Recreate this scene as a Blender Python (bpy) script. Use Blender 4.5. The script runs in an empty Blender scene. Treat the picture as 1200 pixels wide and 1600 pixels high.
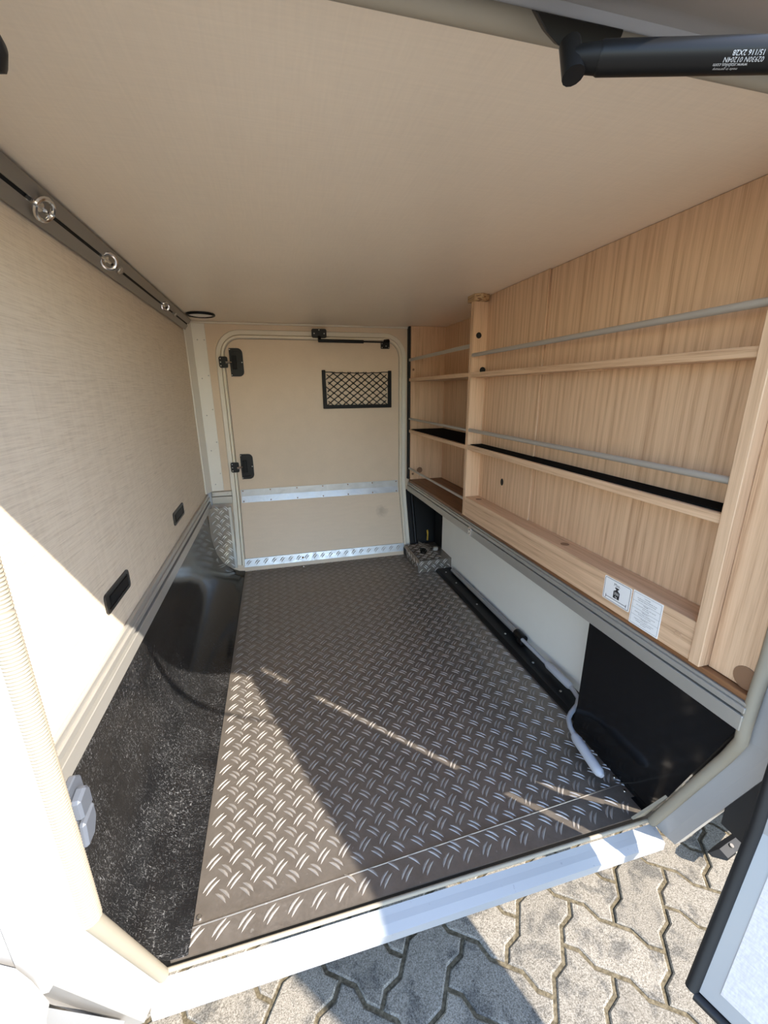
import bpy, bmesh, math, random
from mathutils import Vector, Matrix
random.seed(4)
scene = bpy.context.scene
COL = scene.collection

# ------------------------------------------------------------------ camera
cam_d = bpy.data.cameras.new('camera'); cam = bpy.data.objects.new('camera', cam_d); COL.objects.link(cam)
F_PX = 650.0
cam_d.sensor_fit = 'HORIZONTAL'; cam_d.sensor_width = 36.0; cam_d.lens = F_PX / 1200.0 * 36.0
cam_d.clip_start = 0.01
yv = Vector((425 - 600, 800 - 612, -F_PX)).normalized()
zv = -Vector((623 - 600, 800 - 3031, -F_PX)).normalized()
xv = yv.cross(zv).normalized(); zv = xv.cross(yv).normalized()
M3 = Matrix((xv, yv, zv))
cam.matrix_world = Matrix.Translation((0, 0, 1.0)) @ M3.to_4x4()
scene.camera = cam

# ------------------------------------------------------------------ light
SUN = Vector((-0.91, 1.0, -1.2)).normalized()
sd = bpy.data.lights.new('sun', 'SUN'); sd.energy = 4.6; sd.angle = math.radians(0.55); sd.color = (1.0, 0.915, 0.79)
so = bpy.data.objects.new('sun', sd); COL.objects.link(so); so.rotation_euler = SUN.to_track_quat('-Z', 'Y').to_euler()
so.location = (4, -5, 6)
w = bpy.data.worlds.new('sky'); scene.world = w; w.use_nodes = True
wn = w.node_tree; wn.nodes.clear()
sky = wn.nodes.new('ShaderNodeTexSky'); sky.sky_type = 'NISHITA'; sky.sun_disc = False
sky.sun_elevation = math.radians(41.6); sky.sun_rotation = math.atan2(0.91, -1.0); sky.air_density = 1.0; sky.dust_density = 0.3
bgn = wn.nodes.new('ShaderNodeBackground'); bgn.inputs['Strength'].default_value = 0.32
wo = wn.nodes.new('ShaderNodeOutputWorld')
wn.links.new(sky.outputs[0], bgn.inputs[0]); wn.links.new(bgn.outputs[0], wo.inputs[0])
vs = scene.view_settings
vs.view_transform = 'Standard'; vs.look = 'None'; vs.gamma = 1.0; vs.use_curve_mapping = False; vs.exposure = 1.45
try:
    scene.cycles.max_bounces = 14; scene.cycles.diffuse_bounces = 10; scene.cycles.glossy_bounces = 6
    scene.cycles.sample_clamp_indirect = 6.0
except Exception: pass

# ------------------------------------------------------------------ materials
MATS = {}
class NT:
    def __init__(s, name):
        s.m = bpy.data.materials.new(name); s.m.use_nodes = True; s.t = s.m.node_tree
        s.b = s.t.nodes['Principled BSDF']
    def n(s, typ, **kw):
        nd = s.t.nodes.new(typ)
        for k, v in kw.items():
            if k in nd.inputs.keys(): nd.inputs[k].default_value = v
            else: setattr(nd, k, v)
        return nd
    def l(s, a, b): s.t.links.new(a, b)
    def pos(s, scale=(1, 1, 1), rot=(0, 0, 0), loc=(0, 0, 0)):
        g = s.n('ShaderNodeNewGeometry'); mp = s.n('ShaderNodeMapping')
        mp.inputs['Scale'].default_value = scale; mp.inputs['Rotation'].default_value = rot; mp.inputs['Location'].default_value = loc
        s.l(g.outputs['Position'], mp.inputs['Vector']); return mp.outputs['Vector']
    def noise(s, vec, scale, detail=3, rough=.5, dist=0):
        nd = s.n('ShaderNodeTexNoise'); nd.inputs['Scale'].default_value = scale; nd.inputs['Detail'].default_value = detail
        nd.inputs['Roughness'].default_value = rough; nd.inputs['Distortion'].default_value = dist
        s.l(vec, nd.inputs['Vector']); return nd.outputs['Fac']
    def ramp(s, fac, stops):
        r = s.n('ShaderNodeValToRGB'); e = r.color_ramp.elements
        while len(e) < len(stops): e.new(.5)
        for i, (p, c) in enumerate(stops):
            e[i].position = p; e[i].color = (c[0], c[1], c[2], 1) if not isinstance(c, (int, float)) else (c, c, c, 1)
        s.l(fac, r.inputs[0]); return r.outputs[0]
    def mix(s, fac, a, b, mode='MIX'):
        m = s.n('ShaderNodeMix'); m.data_type = 'RGBA'; m.blend_type = mode
        for sock, v in ((m.inputs[0], fac), (m.inputs[6], a), (m.inputs[7], b)):
            if hasattr(v, 'links'): s.l(v, sock)
            else: sock.default_value = v if isinstance(v, (int, float)) else (v[0], v[1], v[2], 1)
        return m.outputs[2]
    def math(s, op, a, b=0.0):
        m = s.n('ShaderNodeMath'); m.operation = op
        for i, v in enumerate((a, b)):
            if hasattr(v, 'links'): s.l(v, m.inputs[i])
            else: m.inputs[i].default_value = v
        return m.outputs[0]
    def bump(s, h, strength=.3, dist=.002):
        b = s.n('ShaderNodeBump'); b.inputs['Strength'].default_value = strength; b.inputs['Distance'].default_value = dist
        s.l(h, b.inputs['Height']); s.l(b.outputs[0], s.b.inputs['Normal'])
    def base(s, c):
        if hasattr(c, 'links'): s.l(c, s.b.inputs['Base Color'])
        else: s.b.inputs['Base Color'].default_value = (*c, 1)
    def set(s, rough=None, metal=None, spec=None):
        for k, v in (('Roughness', rough), ('Metallic', metal), ('Specular IOR Level', spec)):
            if v is None: continue
            if hasattr(v, 'links'): s.l(v, s.b.inputs[k])
            else: s.b.inputs[k].default_value = v

def plain(name, c, rough=.5, metal=0, spec=.5, var=.06, vscale=9.0):
    """flat colour with a faint mottling"""
    t = NT(name); f = t.noise(t.pos(), vscale, 4, .6)
    t.base(t.mix(f, tuple(x * (1 - var) for x in c), tuple(min(1, x * (1 + var)) for x in c)))
    t.set(rough, metal, spec); MATS[name] = t.m; return t.m

def make_mats():
    # ceiling and back wall: beige linen-print laminate
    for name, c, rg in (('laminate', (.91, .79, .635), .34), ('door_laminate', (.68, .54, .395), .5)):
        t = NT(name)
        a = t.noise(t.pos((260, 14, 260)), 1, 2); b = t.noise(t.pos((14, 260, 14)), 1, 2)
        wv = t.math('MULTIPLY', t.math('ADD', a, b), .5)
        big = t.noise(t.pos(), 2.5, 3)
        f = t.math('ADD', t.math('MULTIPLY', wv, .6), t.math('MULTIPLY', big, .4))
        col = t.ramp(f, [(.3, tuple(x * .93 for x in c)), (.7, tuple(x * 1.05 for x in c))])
        if name == 'door_laminate':      # one greasy rub mark low on the far door
            g = t.n('ShaderNodeNewGeometry'); sb = t.n('ShaderNodeVectorMath'); sb.operation = 'DISTANCE'
            sb.inputs[1].default_value = (.605, 2.43, .275); t.l(g.outputs['Position'], sb.inputs[0])
            mk = t.ramp(t.math('ADD', t.math('MULTIPLY', sb.outputs['Value'], 14), t.math('MULTIPLY', t.noise(t.pos(), 60, 3), .5)), [(.35, .45), (.85, 0)])
            col = t.mix(mk, col, (.25, .18, .12))
        t.base(col)
        t.bump(wv, .12, .0006); t.set(rg); MATS[name] = t.m
    # left wall: wavy horizontal bark print
    t = NT('wall_fabric')
    v = t.pos((40, 9, 260)); n1 = t.noise(v, 1, 5, .65, 1.2)
    n2 = t.noise(t.pos((100, 12, 420)), 1, 3, .5, .5); n3 = t.noise(t.pos((4, 90, 4)), 1, 2)
    f = t.math('ADD', t.math('MULTIPLY', n1, .55), t.math('ADD', t.math('MULTIPLY', n2, .3), t.math('MULTIPLY', n3, .15)))
    col = t.ramp(f, [(.34, (.60, .50, .385)), (.47, (.72, .615, .485)), (.56, (.78, .675, .54)), (.75, (.81, .71, .575))])
    sc = t.ramp(t.noise(t.pos((1, 1, 1)), 34, 2, .5, 2.0), [(.765, 0), (.80, 1)])
    t.base(t.mix(t.math('MULTIPLY', sc, .35), col, (.2, .17, .14))); t.bump(f, .35, .0012); t.set(.62, spec=.3); MATS['wall_fabric'] = t.m
    # oak decor, grain along z / y
    for nm, s1, s2 in (('oak', (55, 55, 1.6), (420, 420, 9)), ('oak_lengthwise', (55, 1.6, 55), (420, 9, 420))):
        t = NT(nm)
        n1 = t.noise(t.pos(s1), 1, 5, .62, .9)
        wv = t.n('ShaderNodeTexWave'); wv.wave_type = 'BANDS'; wv.bands_direction = 'Y' if nm == 'oak' else 'Z'
        wv.inputs['Scale'].default_value = 6.5; wv.inputs['Distortion'].default_value = 9.0
        wv.inputs['Detail'].default_value = 3; wv.inputs['Detail Scale'].default_value = 1.0
        t.l(t.pos((2.2, 2.2, .16) if nm == 'oak' else (2.2, .16, 2.2)), wv.inputs['Vector'])
        n2 = t.noise(t.pos(s2), 1, 3, .6)
        f = t.math('ADD', t.math('MULTIPLY', n1, .5), t.math('ADD', t.math('MULTIPLY', wv.outputs['Fac'], .10), t.math('MULTIPLY', n2, .40)))
        t.base(t.ramp(f, [(.31, (.39, .228, .128)), (.43, (.575, .375, .232)), (.56, (.69, .47, .30)), (.74, (.75, .53, .352))]))
        t.bump(n2, .2, .0006); t.set(.5, spec=.35); MATS[nm] = t.m
    t = NT('plywood'); n1 = t.noise(t.pos((60, 3, 60)), 1, 4, .6, .5)
    t.base(t.ramp(n1, [(.3, (.10, .045, .02)), (.55, (.22, .10, .042)), (.75, (.30, .15, .07))])); t.set(.45); MATS['plywood'] = t.m
    t = NT('raw_block'); n1 = t.noise(t.pos((50, 5, 160)), 1, 3)
    t.base(t.ramp(n1, [(.4, (.20, .10, .045)), (.5, (.55, .38, .2)), (.6, (.42, .25, .12))])); t.set(.7); MATS['raw_block'] = t.m
    # aluminium tread plate
    t = NT('tread_plate'); n = t.noise(t.pos(), 22, 6, .65); n2 = t.noise(t.pos(), 180, 2)
    sp = t.ramp(t.noise(t.pos(), 70, 3, .5), [(.70, 0), (.74, 1)])
    c = t.ramp(n, [(.3, (.225, .195, .166)), (.7, (.29, .257, .224))])
    t.base(t.mix(t.math('MULTIPLY', sp, .3), c, (.6, .58, .55))); t.set(t.ramp(n2, [(.3, .33), (.7, .5)]), .72, .5); MATS['tread_plate'] = t.m
    t = NT('tread_rib'); n = t.noise(t.pos(), 60, 3)
    t.base(t.ramp(n, [(.3, (.32, .293, .266)), (.7, (.40, .37, .34))])); t.set(.42, .5); MATS['tread_rib'] = t.m
    t = NT('bright_rib'); n = t.noise(t.pos(), 60, 3)
    t.base(t.ramp(n, [(.3, (.66, .65, .64)), (.7, (.82, .81, .80))])); t.set(.3, .7); MATS['bright_rib'] = t.m
    t = NT('bright_sheet'); n = t.noise(t.pos((1, 4, 1)), 12, 4, .6, 1.0)
    t.base(t.ramp(n, [(.3, (.42, .42, .42)), (.7, (.56, .565, .57))])); t.set(t.ramp(n, [(.35, .3), (.65, .5)]), .6); t.bump(n, .25, .003); MATS['bright_sheet'] = t.m
    # glossy black skirt panel with light scuffs
    t = NT('black_panel')
    p = t.pos((1, 1, 1)); big = t.noise(p, 7, 3, .6)
    s1 = t.ramp(t.noise(t.pos((330, 120, 330)), 1, 4, .75, .8), [(.595, 0), (.68, 1)])
    s2 = t.ramp(t.noise(t.pos((70, 380, 70), (0, 0, .5)), 1, 3, .6, 2.5), [(.60, 0), (.68, 1)])
    grad = t.n('ShaderNodeSeparateXYZ'); g = t.n('ShaderNodeNewGeometry'); t.l(g.outputs['Position'], grad.inputs[0])
    near = t.ramp(grad.outputs['Y'], [(.0, 1), (.8, 1), (1.0, 0)])          # wear is heaviest by the loading door
    left = t.ramp(t.math('MULTIPLY', grad.outputs['X'], -1.0), [(.12, 0), (.2, 1)])
    nr = t.n('ShaderNodeMapRange'); nr.inputs['From Min'].default_value = 1.0; nr.inputs['From Max'].default_value = 1.9
    nr.inputs['To Min'].default_value = 1; nr.inputs['To Max'].default_value = .12; t.l(grad.outputs['Y'], nr.inputs['Value'])
    zone = t.math('MULTIPLY', t.math('MULTIPLY', nr.outputs[0], left), t.ramp(big, [(.36, .12), (.60, 1)]))
    scr = t.math('MULTIPLY', t.math('MAXIMUM', s1, t.math('MULTIPLY', s2, .8)), zone)
    haze = t.math('MULTIPLY', t.ramp(t.noise(t.pos((3, 1, 3)), 6, 4), [(.35, 0), (.7, 1)]), t.math('MULTIPLY', zone, .02))
    t.base(t.mix(t.math('ADD', t.math('MULTIPLY', scr, .55), haze), (.008, .008, .0085), (.50, .50, .51)))
    t.set(t.math('ADD', .12, t.math('MULTIPLY', zone, .16)), spec=.32); MATS['black_panel'] = t.m
    plain('black_matt', (.006, .006, .0065), .5, spec=.2); plain('black_plastic', (.007, .007, .0075), .4, spec=.25)
    plain('black_deep', (.004, .004, .004), .7, var=0); plain('rubber_black', (.012, .012, .013), .55)
    plain('shelf_mat', (.006, .006, .006), .95, spec=.05)
    plain('dark_plastic', (.02, .018, .016), .4)
    plain('rail_alu', (.52, .50, .46), .38, .55); plain('rail_dark', (.33, .31, .28), .42, .6)
    plain('rail_grey', (.44, .42, .38), .42, .5); plain('tube_alu', (.46, .43, .385), .42, .35); plain('pole_grey', (.32, .32, .32), .4, .3); plain('chrome', (.75, .75, .75), .16, 1.0)
    plain('grey_plastic', (.40, .415, .45), .5); plain('grip_grey', (.46, .475, .51), .55); plain('striker_grey', (.095, .105, .125), .45)
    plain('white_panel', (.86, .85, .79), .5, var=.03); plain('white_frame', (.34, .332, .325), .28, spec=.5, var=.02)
    plain('sticker', (.84, .84, .84), .5, var=.01); plain('ink', (.012, .012, .014), .6, var=0); plain('ink_grey', (.16, .17, .19), .6, var=0)
    plain('print_silver', (.45, .46, .48), .5, var=0)
    plain('door_seal', (.74, .67, .54), .5); plain('seal', (.315, .278, .215), .6, spec=.3); plain('cream_trim', (.72, .66, .55), .45); plain('post_white', (.74, .70, .62), .45)
    plain('brass', (.75, .5, .08), .35, .8); plain('brown_cap', (.235, .13, .072), .5); plain('screw', (.45, .43, .40), .35, .8)
    plain('chassis', (.17, .145, .125), .6); plain('underbody', (.02, .02, .02), .8); plain('lamp_white', (.78, .76, .72), .3)
    t = NT('sill_white'); n = t.noise(t.pos((1.2, 1, 1)), 55, 4, .7)
    d = t.ramp(n, [(.66, 0), (.70, 1)]); t.base(t.mix(t.math('MULTIPLY', d, .3), (.31, .318, .33), (.11, .11, .12))); t.set(.3); MATS['sill_white'] = t.m
    t = NT('door_lining'); a = t.noise(t.pos((300, 300, 40)), 1, 2); b = t.noise(t.pos((60, 60, 400)), 1, 2)
    f = t.math('MULTIPLY', t.math('ADD', a, b), .5); t.base(t.ramp(f, [(.35, (.58, .52, .50)), (.65, (.72, .66, .63))])); t.bump(f, .3, .0008); t.set(.6); MATS['door_lining'] = t.m
    # pavers: exposed-aggregate concrete with dark weathered blotches
    t = NT('paver'); oi = t.n('ShaderNodeObjectInfo')
    sp = t.noise(t.pos(), 330, 2, .6); sp2 = t.noise(t.pos(), 700, 2, .5)
    st = t.ramp(t.noise(t.pos(), 13, 5, .7, .3), [(.50, 0), (.62, 1)])
    f = t.math('ADD', t.math('MULTIPLY', sp, .6), t.math('MULTIPLY', sp2, .4))
    c1 = t.ramp(f, [(.36, (.10, .086, .068)), (.5, (.235, .208, .17)), (.64, (.36, .325, .275))])
    c2 = t.ramp(f, [(.36, (.043, .039, .034)), (.52, (.10, .093, .083)), (.66, (.205, .192, .172))])
    c = t.mix(t.math('MULTIPLY', st, .8), c1, c2)
    hv = t.math('ADD', .88, t.math('MULTIPLY', oi.outputs['Random'], .2))
    t.base(t.mix(1.0, c, hv, 'MULTIPLY')); t.bump(f, .6, .002); t.set(.9, spec=.2); MATS['paver'] = t.m
    t = NT('joint_sand'); n = t.noise(t.pos(), 120, 4)
    t.base(t.ramp(n, [(.35, (.085, .07, .045)), (.65, (.18, .15, .10))])); t.bump(n, .7, .004); t.set(.95, spec=.1); MATS['joint_sand'] = t.m
make_mats()

# ------------------------------------------------------------------ helpers
def place(name, bm, mat, parent=None, smooth=False):
    bmesh.ops.recalc_face_normals(bm, faces=bm.faces[:])
    me = bpy.data.meshes.new(name); xs = [v.co for v in bm.verts]
    lo = Vector((min(v.x for v in xs), min(v.y for v in xs), min(v.z for v in xs)))
    hi = Vector((max(v.x for v in xs), max(v.y for v in xs), max(v.z for v in xs)))
    c = (lo + hi) / 2
    if parent is None: c.z = lo.z
    bmesh.ops.translate(bm, verts=bm.verts[:], vec=-c)
    if smooth:
        for f in bm.faces: f.smooth = True
    bm.to_mesh(me); bm.free(); me.materials.append(MATS[mat])
    if smooth:
        try: me.set_sharp_from_angle(angle=math.radians(40))
        except Exception: pass
    o = bpy.data.objects.new(name, me); COL.objects.link(o)
    o['wpos'] = tuple(c)
    pw = Vector(parent['wpos']) if parent else Vector((0, 0, 0))
    o.location = c - pw
    if parent: o.parent = parent
    return o
def root(name, loc, label=None, cat=None, group=None, kind=None):
    o = bpy.data.objects.new(name, None); COL.objects.link(o); o.location = loc; o['wpos'] = tuple(loc)
    o.empty_display_size = .05
    return tag(o, label, cat, group, kind)
def tag(o, label=None, cat=None, group=None, kind=None):
    if label: o['label'] = label
    if cat: o['category'] = cat
    if group: o['group'] = group
    if kind: o['kind'] = kind
    return o
def BM(): return bmesh.new()
def box(bm, x0, x1, y0, y1, z0, z1, bev=0.0, seg=1):
    b = bmesh.new()
    vs = [b.verts.new((x, y, z)) for x in (x0, x1) for y in (y0, y1) for z in (z0, z1)]
    for f in ((0, 1, 3, 2), (4, 6, 7, 5), (0, 4, 5, 1), (2, 3, 7, 6), (0, 2, 6, 4), (1, 5, 7, 3)): b.faces.new([vs[i] for i in f])
    if bev: bmesh.ops.bevel(b, geom=b.edges[:], offset=bev, segments=seg, affect='EDGES', profile=.5)
    join(bm, b); return bm
def join(bm, b):
    m = {}
    for v in b.verts: m[v] = bm.verts.new(v.co)
    for f in b.faces:
        try: bm.faces.new([m[v] for v in f.verts])
        except ValueError: pass
    b.free()
def prism(bm, pts, vec, bev=0.0, seg=1):
    """closed polygon pts (3-D) pushed along vec"""
    b = bmesh.new(); vec = Vector(vec); n = len(pts)
    a = [b.verts.new(Vector(p)) for p in pts]; c = [b.verts.new(Vector(p) + vec) for p in pts]
    b.faces.new(a); b.faces.new(c[::-1])
    for i in range(n): b.faces.new((a[i], c[i], c[(i + 1) % n], a[(i + 1) % n]))
    if bev: bmesh.ops.bevel(b, geom=b.edges[:], offset=bev, segments=seg, affect='EDGES', profile=.5)
    join(bm, b); return bm
def tube(bm, path, r, n=12, cap=True):
    """round tube along a polyline; r a number or one per point"""
    P = [Vector(p) for p in path]; rs = r if isinstance(r, (list, tuple)) else [r] * len(P)
    rings = []; up = None
    for i, p in enumerate(P):
        d = ((P[min(i + 1, len(P) - 1)] - p).normalized() + (p - P[max(i - 1, 0)]).normalized()).normalized()
        if up is None:
            up = Vector((0, 0, 1)) if abs(d.z) < .9 else Vector((1, 0, 0))
        s = d.cross(up).normalized(); up = s.cross(d).normalized()
        rings.append([bm.verts.new(p + rs[i] * (math.cos(2 * math.pi * k / n) * s + math.sin(2 * math.pi * k / n) * up)) for k in range(n)])
    for a, b in zip(rings, rings[1:]):
        for k in range(n): bm.faces.new((a[k], a[(k + 1) % n], b[(k + 1) % n], b[k]))
    if cap: bm.faces.new(rings[0][::-1]); bm.faces.new(rings[-1])
    return bm
def arc(c, r, a0, a1, n=8):
    return [(c[0] + r * math.cos(math.radians(a0 + (a1 - a0) * i / n)), c[1] + r * math.sin(math.radians(a0 + (a1 - a0) * i / n))) for i in range(n + 1)]
def rrect(x0, x1, z0, z1, r, n=5):
    return arc((x0 + r, z0 + r), r, 180, 270, n) + arc((x1 - r, z0 + r), r, 270, 360, n) + arc((x1 - r, z1 - r), r, 0, 90, n) + arc((x0 + r, z1 - r), r, 90, 180, n)
def disc(bm, c, nrm, r, t, n=14, r2=None):
    c = Vector(c); nrm = Vector(nrm).normalized(); tube(bm, [c, c + nrm * t * .6, c + nrm * t], [r, r, (r2 if r2 is not None else r * .85)], n)
def sweep(bm, path, prof, cap=True, closed=False):
    """prof(i) gives the 3-D ring for path index i"""
    rings = [[bm.verts.new(q) for q in prof(i)] for i in range(len(path))]; m = len(rings[0])
    pr = list(zip(rings, rings[1:])) + ([(rings[-1], rings[0])] if closed else [])
    for a, b in pr:
        for k in range(m): bm.faces.new((a[k], a[(k + 1) % m], b[(k + 1) % m], b[k]))
    if cap and not closed: bm.faces.new(rings[0][::-1]); bm.faces.new(rings[-1])
    return bm
def miter(path, closed=False):
    P = [Vector(p) for p in path]; N = []; n = len(P)
    for i in range(n):
        a = P[i] - P[i - 1] if (i or closed) else P[1] - P[0]
        b = P[(i + 1) % n] - P[i] if (i < n - 1 or closed) else P[-1] - P[-2]
        a = a.normalized(); b = b.normalized(); na = Vector((-a.y, a.x)); nb = Vector((-b.y, b.x)); m = (na + nb).normalized()
        N.append(m / max(.35, m.dot(na)))
    return P, N

# kinked side walls: upright above the kink, leaning inwards below it
KB, KF = .42, .37
def YB(z): return 2.48 - (.30 * (KB - z) if z < KB else 0)
def WB(x, z, o=0.0): return Vector((x, YB(z) - o, z))
SF = .357; CF = math.cos(math.atan(SF)); SNF = math.sin(math.atan(SF))
def YF(z): return .443 + (SF * (KF - z) if z < KF else 0)
def WF(x, z, o=0.0):
    if z < KF - .004: return Vector((x, YF(z) - o * CF, z - o * SNF))
    if z <= KF + .004:
        h = math.atan(SF) / 2; return Vector((x, YF(z) - o, z - o * math.tan(h)))
    return Vector((x, YF(z) - o, z))
def band(bm, W, path, w0, w1, o0, o1, closed=False, rnd=.25):
    """strip along path (x, z), from side offset w0 to w1 and depth o0 to o1, on a wall mapping"""
    P, N = miter(path, closed); dw = (w1 - w0) * rnd; do = (o1 - o0) * .55
    sec = [(w0, o0), (w0, o1 - (o1 - o0 - do)), (w0 + dw, o1), (w1 - dw, o1), (w1, o1 - (o1 - o0 - do)), (w1, o0)]
    return sweep(bm, path, lambda i: [W(P[i].x + N[i].x * a, P[i].y + N[i].y * a, o) for a, o in sec], closed=closed)

# embossed five-bar tread: pairs of lens-shaped ribs laid crosswise on a square lattice
PX, PY = .0473, .0486
def rib(bm, M, u, v, ang, L, W_=.0066, H=.0016):
    ca, sa = math.cos(ang), math.sin(ang); st = ((-.5, 0), (-.28, .8), (0, 1), (.28, .8), (.5, 0)); rows = []
    for t, wd in st:
        bow = .0035 * (1 - (2 * t) ** 2); x = t * L
        def P(y, h): 
            a, b = x, y + bow; return M(u + a * ca - b * sa, v + a * sa + b * ca, h)
        if wd == 0: rows.append([bm.verts.new(P(0, 0))])
        else:
            hw = W_ * wd / 2; rows.append([bm.verts.new(P(-hw, -.0002)), bm.verts.new(P(-hw * .45, H * wd)), bm.verts.new(P(hw * .45, H * wd)), bm.verts.new(P(hw, -.0002))])
    for r in (0, 3):
        a, q = (rows[0][0], rows[1]) if r == 0 else (rows[4][0], rows[3])
        for k in range(3): bm.faces.new((a, q[k], q[k + 1]))
    for i in (1, 2):
        for k in range(3): bm.faces.new((rows[i][k], rows[i][k + 1], rows[i + 1][k + 1], rows[i + 1][k]))
def tread(bm, M, u0, u1, v0, v1, pu=-.206, pv=.743, inside=None, H=.0017):
    def go(ou, ov, ang, L):
        i0 = int((u0 - ou) / PX) - 2; i1 = int((u1 - ou) / PX) + 2; j0 = int((v0 - ov) / PY) - 2; j1 = int((v1 - ov) / PY) + 2
        for i in range(i0, i1):
            for j in range(j0, j1):
                u, v = ou + i * PX, ov + j * PY
                for s in (-.0049, .0049):
                    uu = u - math.sin(ang) * s; vv = v + math.cos(ang) * s
                    m = L * .36
                    if not (u0 + m < uu < u1 - m and v0 + m < vv < v1 - m): continue
                    if inside and not inside(uu, vv): continue
                    rib(bm, M, uu, vv, ang, L, H=H)
    go(pu, pv, math.radians(46), .0365); go(pu + PX / 2, pv + PY / 2, math.radians(-45), .033)
def text_mesh(bm, s, size, M, align='CENTER', depth=0.0):
    """flat lettering: glyph outline filled, mapped by M(u, v)"""
    cu = bpy.data.curves.new('lettering', 'FONT'); cu.body = s; cu.size = size; cu.align_x = align; cu.resolution_u = 2
    ob = bpy.data.objects.new('lettering', cu); COL.objects.link(ob)
    dg = bpy.context.evaluated_depsgraph_get(); me = bpy.data.meshes.new_from_object(ob.evaluated_get(dg))
    vs = [bm.verts.new(M(v.co.x, v.co.y)) for v in me.vertices]
    for p in me.polygons:
        try: bm.faces.new([vs[i] for i in p.vertices])
        except ValueError: pass
    COL.objects.unlink(ob); bpy.data.objects.remove(ob); bpy.data.curves.remove(cu); bpy.data.meshes.remove(me)

XL, XR, H = -.40, .78, 1.35
# ================================================================== SETTING
b = BM(); box(b, -.30, .86, .59, 2.40, -.03, -.001)
floor = place('floor', b, 'black_matt'); tag(floor, 'dark base floor of the garage under the tread plate', 'floor', kind='structure')
b = BM(); box(b, -.232, .832, .632, 2.385, -.001, .0)
pl = place('tread_sheet', b, 'tread_plate', floor)
b = BM(); tread(b, lambda u, v, h: Vector((u, v, h)), -.232, .832, .640, 2.40)
tag(place('tread_ribs', b, 'tread_rib', floor, True), 'raised aluminium tread ribs', kind='stuff')
b = BM(); 
prism(b, [(-.262, .583, -.0015), (.80, .586, -.0015), (.80, .668, -.0015), (-.235, .626, -.0015), (-.275, .612, -.0015)], (0, 0, .0035))
th = place('threshold_plate', b, 'tread_plate', floor)
b = BM(); tread(b, lambda u, v, h: Vector((u, v, h + .002)), -.262, .80, .588, .664, pu=-.225, pv=.757, inside=lambda u, v: v < .618 + .042 * (u + .26))
tag(place('tread_ribs', b, 'tread_rib', th, True), kind='stuff')
b = BM(); tube(b, [(-.232, .6275, .002), (.832, .6700, .002)], .0018, 6); place('joint_bead', b, 'tread_plate', floor)
for (x, y) in ((-.222, .642), (.805, .69), (.80, .65), (-.2, 2.35), (.10, 2.33)):
    b = BM(); disc(b, (x, y, 0), (0, 0, 1), .005, .004, 10); place('rivet', b, 'chrome', floor, True)

b = BM(); box(b, -.47, 1.06, .40, 2.53, H, H + .05)
tag(place('ceiling', b, 'laminate'), 'smooth beige laminate ceiling of the garage', 'ceiling', kind='structure')
b = BM(); box(b, -.47, XL, .40, 2.50, -.03, H)
tag(place('wall_left', b, 'wall_fabric'), 'beige bark-textured left wall, sunlit in one corner', 'wall', kind='structure')
b = BM()
for z0, z1 in ((-.03, KB), (KB, H)):
    prism(b, [WB(-.47, z0), WB(1.06, z0), WB(1.06, z1), WB(-.47, z1)], (0, .05, 0))
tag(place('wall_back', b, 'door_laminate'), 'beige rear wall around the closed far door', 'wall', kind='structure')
b = BM(); box(b, 1.02, 1.06, .43, 2.50, -.03, H)
tag(place('wall_right', b, 'black_matt'), 'dark partition behind the shelves', 'wall', kind='structure')
# thin bead between ceiling and back wall
b = BM(); box(b, -.40, .785, 2.468, 2.48, H - .010, H - .0005, .002); 
tag(place('trim_1', b, 'cream_trim'), 'thin cream bead along the top of the back wall', 'trim', kind='structure')

# outside of the vehicle round the loading door
b = BM()
OUT = .062
prism(b, [WF(-1.6, KF, OUT - .003), WF(-.317, KF, OUT - .003), WF(-.317, 1.40, OUT - .003), WF(-1.6, 1.40, OUT - .003)], (0, .04, 0))
prism(b, [WF(-1.6, -.02, OUT - .003), WF(-.317, -.02, OUT - .003), WF(-.317, KF - .005, OUT - .003), WF(-1.6, KF - .005, OUT - .003)], (0, .04, 0))
box(b, -1.6, 2.6, .381, .431, 1.385, 2.3)
box(b, .862, 2.6, .381, .431, .466, 1.384)
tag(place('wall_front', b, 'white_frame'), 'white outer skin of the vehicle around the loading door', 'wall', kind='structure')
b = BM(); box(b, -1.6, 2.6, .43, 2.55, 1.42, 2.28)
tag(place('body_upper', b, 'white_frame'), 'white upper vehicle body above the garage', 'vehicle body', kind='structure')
b = BM(); box(b, -1.2, .86, .64, 2.45, -.10, -.035); box(b, 1.07, 2.6, .70, 2.45, -.06, .0); box(b, 1.07, 2.6, 1.3, 1.36, -.28, 1.40)
tag(place('underbody', b, 'underbody'), 'dark underside of the vehicle in shade', 'underbody', kind='structure')

# ------------------------------------------------------------------ loading-door frame (this side)
fr = root('door_frame', (.27, .44, 0), 'white kinked loading door frame with cream rubber seal around the opening', 'door frame', kind='structure')
XJL, XJR, ZL = -.270, .802, 1.318
def reveal(bm, a, c, side, d0=.008, d1=OUT, sp=.024, th=.02):
    """splayed reveal between opening points a and c (x, z); side = outward in-plane direction (x, z)"""
    sx, sz = side
    def ring(p):
        x, z = p
        def q(s, o): 
            v = WF(x, z, o); return v + Vector((sx * s, 0, sz * s))
        return [q(.003, d0), q(sp * .30 + .002, d0 + .3 * (d1 - d0)), q(sp * .62, d0 + .62 * (d1 - d0)), q(sp, d1), q(sp + th, d1), q(th + .004, d0)]
    ra, rc = ring(a), ring(c); A = [bm.verts.new(v) for v in ra]; C = [bm.verts.new(v) for v in rc]
    for k in range(6): bm.faces.new((A[k], A[(k + 1) % 6], C[(k + 1) % 6], C[k]))
    bm.faces.new(A[::-1]); bm.faces.new(C)
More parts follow.
